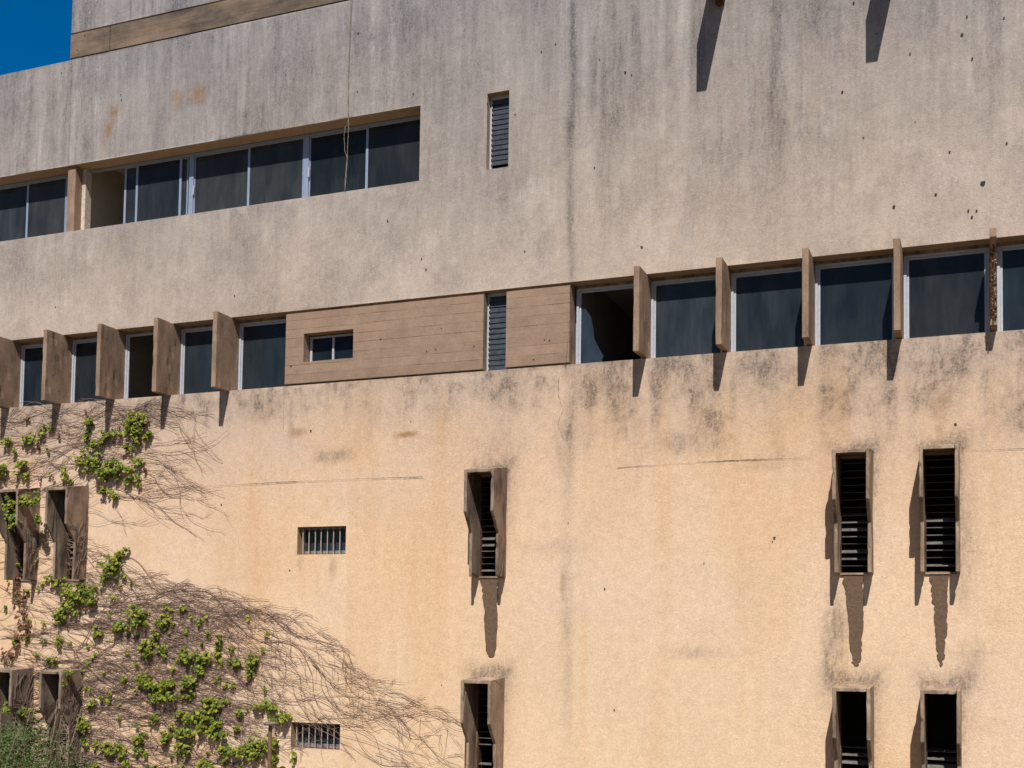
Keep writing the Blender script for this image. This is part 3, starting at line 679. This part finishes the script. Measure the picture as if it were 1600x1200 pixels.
class Tubes:
    def __init__(s): s.v = []; s.f = []; s.n = 0
    def add(s, pts, r0, r1, off, sides=4):
        p = np.array([xyz(a, b2, off) for a, b2 in pts]); k = len(p)
        if k < 3: return
        p[:,1] += np.cumsum(RNG.normal(0, .0015, k))-np.linspace(0, .01, k); p[:,1] = np.minimum(p[:,1], -.012-VLOC.y)
        t = np.gradient(p, axis=0); t /= np.linalg.norm(t, axis=1)[:,None]+1e-9
        a = np.cross(t, [0,1,0]); a /= np.linalg.norm(a, axis=1)[:,None]+1e-9; b2 = np.cross(t, a); rr = np.linspace(r0, r1, k)[:,None]
        ring_ = [p+(a*math.cos(2*math.pi*j/sides)+b2*math.sin(2*math.pi*j/sides))*rr for j in range(sides)]
        vv = np.stack(ring_, 1).reshape(-1, 3); s.v.append(vv)
        i = np.arange(k-1)[:,None]; j = np.arange(sides)[None,:]; q = (j+1) % sides
        s.f.append((np.stack([i*sides+j, i*sides+q, (i+1)*sides+q, (i+1)*sides+j], -1)+s.n).reshape(-1, 4)); s.n += len(vv)
    def build(s, name, mat, parent):
        v = np.vstack(s.v).astype(np.float32); f = np.vstack(s.f)
        me = bpy.data.meshes.new(name); me.vertices.add(len(v)); me.vertices.foreach_set('co', v.ravel()); me.loops.add(f.size); me.loops.foreach_set('vertex_index', f.ravel().astype(np.int32))
        me.polygons.add(len(f)); me.polygons.foreach_set('loop_start', np.arange(0, f.size, 4, dtype=np.int32)); me.update(calc_edges=True); me.shade_smooth()
        me.materials.append(mat); o = bpy.data.objects.new(name, me); COL.objects.link(o); o.parent = parent; return o
T = Tubes()
def stem(x, y, ang, ln, region, r0, wob=.13, kids=2, depth=0):
    pts = grow(x, y, ang, ln, region, wob); off = random.choice([-.016, -.022, -.03, -.04])
    T.add(pts, r0, max(.0022, r0*.45), off)
    if depth < 2:
        for _ in range(kids):
            if len(pts) < 8: break
            i = random.randrange(3, len(pts)-2); p, q = pts[i], pts[i+1]; a = math.atan2(q[1]-p[1], q[0]-p[0])+random.choice([-1,1])*random.uniform(.25,.7)
            stem(p[0], p[1], a, ln*random.uniform(.2,.5), region, max(.0025, r0*.6), wob*1.15, random.choice([0,1,2]), depth+1)
    return pts
for _ in range(200):                            # streams fanning right from the left edge
    x = random.uniform(-60, 380)*random.random()**.6; b = bound(x); y = b+5+random.random()**1.2*(1200-b)
    stem(x, y, field(x, y, 'L')+random.gauss(0,.3), random.uniform(110, 300), 'L', random.uniform(.0035,.0068))
for _ in range(62):                             # leading edge streams reaching to the right hood
    x = random.uniform(190, 560); y = bound(x)+2+random.random()**1.5*150
    stem(x, y, .42+random.gauss(0,.18), random.uniform(110, 260), 'L', random.uniform(.003,.0055), .12)
for _ in range(175):                            # tangle low on the left
    x = random.uniform(-60, 420); y = random.uniform(930, 1210)
    stem(x, y, random.uniform(-.8,.9), random.uniform(50, 170), 'L', random.uniform(.003,.0055), .22)
for _ in range(16):
    x = random.uniform(480, 640); y = bound(x)+random.uniform(4, 130); stem(x, y, .38+random.gauss(0,.14), random.uniform(110, 230), 'L', random.uniform(.003,.005), .12)
for _ in range(20):                             # main limbs
    x = random.uniform(-40, 120); y = random.uniform(930, 1200); stem(x, y, random.uniform(-.45,.5), random.uniform(250, 420), 'L', random.uniform(.011,.018), .10, 6)
for _ in range(105):
    x = random.uniform(-60, 180); y = random.uniform(640, 800); stem(x, y, random.uniform(-.5,.1), random.uniform(60, 190), 'U', random.uniform(.003,.0065), .13)
for (x, y, a, l) in ((180,672,-.5,150),(150,700,-.3,170),(200,720,-.35,120),(205,725,-.1,120),(190,745,-.1,110),(185,760,.1,95),(175,775,.25,100),(215,735,-.2,100),(230,650,-.3,90),(220,665,-.45,110),(165,770,.4,110)):
    stem(x, y, a, l*1.35, 'U', .0055, .14, 4)
for (x, y, a, l) in ((140,870,-.75,50),(150,860,-.2,140),(150,885,0,180),(200,870,.15,130),(200,890,.1,130),(190,880,.25,110),(205,905,-.5,90),(240,880,.05,85),(160,905,.1,150)):
    stem(x, y, a, l, 'X' if False else 'L', .0055, .12, 3)
# bare hanging tendrils under the limit and by the barred window
for _ in range(46):
    x = random.uniform(260, 700); y = bound(x)+random.uniform(5, 60); pts = [(x, y)]
    for k in range(random.randrange(5, 14)): x += random.uniform(-1.4, 1.4); y += 4; pts.append((x, y))
    T.add(pts, .003, .002, -.02)
# growth crawling over the near faces of the left hoods
for hx, zt, zb in HOODS:
    if hx > -10: continue
    low = zt < 8
    for _ in range(70 if low else 20):
        yv, z = random.uniform(-.36, -.02), zb+random.uniform(0, 1.2 if low else .8); a = random.uniform(.5, 2.6); k = random.randrange(10, 34 if low else 22); pts = []
        for i in range(k):
            dlim = -.58 if z > zt-.75 else -.33
            pts.append((hx+HW+.012-VLOC.x, min(-.02, max(dlim, yv))-VLOC.y, z)); a += random.gauss(0,.22); yv += .035*math.cos(a); z += .035*abs(math.sin(a))
            if z > zt-.02: break
        if len(pts) > 3:
            mbp = np.array(pts); t = np.gradient(mbp, axis=0); t /= np.linalg.norm(t, axis=1)[:,None]+1e-9; A = np.cross(t, [1,0,0]); A /= np.linalg.norm(A, axis=1)[:,None]+1e-9
            Bv = np.cross(t, A); rr = .0055; vv = np.stack([mbp+(A*math.cos(q)+Bv*math.sin(q))*rr for q in (0, 1.57, 3.14, 4.71)], 1).reshape(-1, 3)
            i = np.arange(len(pts)-1)[:,None]; j = np.arange(4)[None,:]; q = (j+1) % 4
            T.v.append(vv); T.f.append((np.stack([i*4+j, i*4+q, (i+1)*4+q, (i+1)*4+j], -1)+T.n).reshape(-1, 4)); T.n += len(vv)
T.build('stems', M['vine'], VN)

# leaves: three lobed, folded along the midrib
LOBE = [(0,0),(.30,-.12),(.52,.22),(.36,.42),(.40,.72),(.14,.66),(0,1.05),(-.14,.66),(-.40,.72),(-.36,.42),(-.52,.22),(-.30,-.12)]
def leaf(mb, c, size, nrm, up, col, lobe=LOBE, fold=.22):
    n = Vector(nrm).normalized(); u_ = Vector(up); u_ = (u_-n*u_.dot(n)).normalized(); s_ = u_.cross(n); c = Vector(c)
    k = len(mb.v); h = len(lobe)//2
    mb.v += [tuple(c+(s_*a+u_*b2-n*abs(a)*fold-n*b2*b2*.12)*size) for a, b2 in lobe]; mb.c += [(*col, 1)]*len(lobe)
    mb.f.append(tuple(k+i for i in range(h+1))); mb.f.append((k,)+tuple(k+i for i in range(h, len(lobe))))
def leafcol(kind):
    t = random.random()
    if kind == 'dead': return (.16+.08*t, .075+.04*t, .04+.02*t)
    if random.random() < .16: return (.28+.1*t, .30+.08*t, .03)
    if random.random() < .22: return (.045+.03*t, .085+.04*t, .012)
    return (.10+.20*t, .15+.16*t, .012+.018*t)
def cluster(mb, px, py, rx_, ry_, kind='green', y0=0.0, dens=1.0):
    n = max(8, int(rx_*ry_*.62*dens)); x, z = P(px, py, y0); kx = .0118
    sub = []
    for _ in range(max(3, int(rx_*ry_/14))): q = random.uniform(0, 6.28); w_ = random.random()**.6*random.choice([.8, .9, 1.25]); sub.append((w_*math.cos(q), w_*math.sin(q)))
    sub = sub+sub[:2]; kg = .9/math.sqrt(max(rx_*ry_, 9))*1.9
    for _ in range(n):
        sc = random.choice(sub); a, b2 = sc[0]+random.gauss(0,kg), sc[1]+random.gauss(0,kg*1.15)
        if a*a+b2*b2 > 2.4: continue
        dep = random.uniform(.03, .05+.010*min(rx_, ry_))
        c = (x+a*rx_*kx-VLOC.x, y0-dep-VLOC.y, z+b2*ry_*kx); sz = random.choice([random.uniform(.025,.045), random.uniform(.04,.062), random.uniform(.05,.08)])
        nr = (random.gauss(.12,.45), -1, random.gauss(.55,.45)); up = (random.gauss(0,.6), 0, -1)
        leaf(mb, c, sz, nr, up, leafcol(kind))
CL = [(143,667,9,17),(152,693,13,11),(167,678,10,7),(182,678,10,8),(218,660,18,22),(234,677,12,9),(203,665,9,9),(217,687,9,8),(205,698,9,9),(133,718,14,12),(150,722,16,14),(180,733,24,15),(166,740,18,12),(201,737,12,9),(207,750,9,8),(220,722,10,8),(221,748,7,9),(107,738,9,10),(167,767,12,8),(180,777,8,8),
 (12,688,12,9),(50,683,15,10),(67,677,9,7),(23,705,7,7),(7,735,18,14),(38,730,12,12),(45,743,9,8),(192,865,15,10),(180,886,24,16),(165,908,9,8),(92,906,16,9),(123,925,30,17),(148,932,14,14),(110,950,20,14),(97,962,10,10),(220,962,21,18),(258,970,14,10),(187,979,12,10),(287,953,10,6),(157,987,8,7),
 (247,992,8,8),(235,1012,17,13),(258,1015,10,9),(292,1016,9,11),(319,1027,16,12),(297,1032,14,9),(345,998,7,10),(343,1019,7,11),(310,1048,13,7),(300,1065,17,14),(264,1077,18,19),(297,1086,15,6),(375,1035,9,10),(399,1032,10,12),(395,1052,8,12),(410,1100,10,8),(426,1102,13,10),(443,1117,17,13),(327,1090,10,9),(346,1103,9,10),(289,1112,15,11),(325,1113,20,15),(306,1123,14,9),(330,1137,18,14),(350,1142,13,11),(290,1140,19,15),(264,1150,16,11),(292,1170,14,12),(375,1140,10,6),(390,1170,23,13),(357,1175,17,12),(413,1165,18,12),(431,1162,12,16),(432,1187,8,10),(322,1192,12,9),(380,1110,10,8),
 (231,1058,17,11),(240,1073,13,10),(246,1088,13,10),(83,1031,12,7),(95,1001,7,10),(149,1096,9,8),(135,1127,14,12),(177,1167,27,10),(221,1154,12,11),(135,1158,9,8),(27,1002,8,8),(460,1180,5,7),(146,1192,9,7),(219,1172,9,7),(245,1122,10,8),(200,1190,12,7)]
CL.sort(key=lambda c: -c[2]*c[3])
for c in CL[:88]:
    mb = MB(); cluster(mb, *c); mb.build('leaf_cluster', M['leaf'], VN, normals=False)
for (px, py, rx_, ry_, y0) in ((24,790,18,16,-.4),(50,782,20,13,-.4),(27,812,15,12,-.42),(66,776,9,8,-.3),(64,812,8,14,-.3),(112,1052,12,6,-.4),(101,1066,8,7,-.45),(20,1106,14,10,-.4),(44,1112,13,8,-.3)):
    mb = MB(); cluster(mb, px, py, rx_, ry_, 'green', y0); mb.build('leaf_cluster', M['leaf'], VN, normals=False)
mb = MB()
for (px, py, rx_, ry_) in ((36,930,14,30),(42,975,12,26),(32,1000,10,20),(15,1020,20,12)): cluster(mb, px, py, rx_, ry_, 'dead', 0, .3)
o = mb.build('dead_leaves', M['leaf'], VN, normals=False); o['label'] = 'dry reddish brown leaves'
mb = MB()
for c in CL[88:]: cluster(mb, *c)
for _ in range(170):                            # small young shoots between the tufts
    x = random.uniform(-20, 430); y = random.uniform(870, 1200)
    if y < bound(x)+15: continue
    cluster(mb, x, y, random.uniform(2,5), random.uniform(2,5), 'green', 0, 1.0)
for _ in range(26): cluster(mb, random.uniform(0,235), random.uniform(640,765), 3, 4, random.choice(['green','dead']), 0, .8)
tag(mb.build('young_shoots', M['leaf'], VN, normals=False), kind='stuff')

# ------------------------------------------------------------------ shrub at the bottom left
SB = empty('shrub', (P(10,1200,-1.6)[0]-.3, -1.6, 0)); tag(SB, 'dull green small leaved shrub rising in front of the lower left hoods', 'shrub'); SL = Vector(SB.location)
STOP = P(20,1128,-1.6)[1]; mb = MB(); tips = []
for k in range(18):
    a = random.uniform(0, 6.28); ln = random.uniform(5.0, 6.0); p = Vector((random.uniform(-.15,.15), random.uniform(-.15,.15), 0)); d = Vector((.15*math.cos(a), .1*math.sin(a), 1)).normalized(); pts = [tuple(p)]
    for i in range(9): d = (d+Vector((random.gauss(0,.1), random.gauss(0,.1), .03))).normalized(); p = p+d*ln/9; pts.append(tuple(p)); (tips.append(Vector(p)) if i > 2 else None)
    mb.tube(pts, .03, .006)
mb.build('stems', M['vine'], SB)
mb = MB(); OV = [(0,0),(.22,.3),(.2,.7),(0,1),(-.2,.7),(-.22,.3)]
for t in tips:
    for _ in range(40 if t.z < 3.6 else 230):
        c = t+Vector((random.gauss(0,.34), random.gauss(0,.26), random.gauss(0,.24)));
        lim = STOP-.42*max(0, c.x-.2)-.14*abs(math.sin(c.x*6))
        if c.z > lim or c.y > 1.3: continue
        q = random.random(); leaf(mb, c, random.uniform(.04,.075), (random.gauss(0,.6), random.gauss(-.4,.6), random.gauss(.7,.5)), (random.gauss(0,1), random.gauss(0,1), random.gauss(-.2,.6)), (.06+.08*q, .10+.09*q, .028+.035*q), OV, .15)
mb.build('foliage', M['shrubleaf'], SB, normals=False)

# ------------------------------------------------------------------ capped pipe in front of the vine
px_, pz_ = P(422.5, 1131, -.7); PP = empty('vent_pipe', (px_, -.7, 0)); tag(PP, 'thin rusty vent pipe with a flat cap standing before the vine', 'pipe')
f = MB(); f.tube([(0,0,0), (0,0,pz_*.5), (0,0,pz_-.005)], .034, sides=14); f.build('pipe', plain('brown_pipe_paint', srgb(122,94,74), .7, .1, .35, 14), PP, smooth=False)
f = MB()
for k, (ra, za) in enumerate(((.05,-.02),(.125,-.012),(.13,.02),(.09,.05),(.02,.06))): pass
prof = [(.05,-.025),(.115,-.02),(.125,.01),(.09,.035),(.0,.045)]; sd = 18
for (r0, z0), (r1, z1) in zip(prof[:-1], prof[1:]):
    for j in range(sd):
        a, b2 = 2*math.pi*j/sd, 2*math.pi*(j+1)/sd
        f.face((r0*math.cos(a), r0*math.sin(a), pz_+z0), (r0*math.cos(b2), r0*math.sin(b2), pz_+z0), (r1*math.cos(b2), r1*math.sin(b2), pz_+z1), (r1*math.cos(a), r1*math.sin(a), pz_+z1))
f.build('cap', plain('grey_metal_cap', srgb(120,108,108), .6, .1, .25, 14), PP, normals=False)
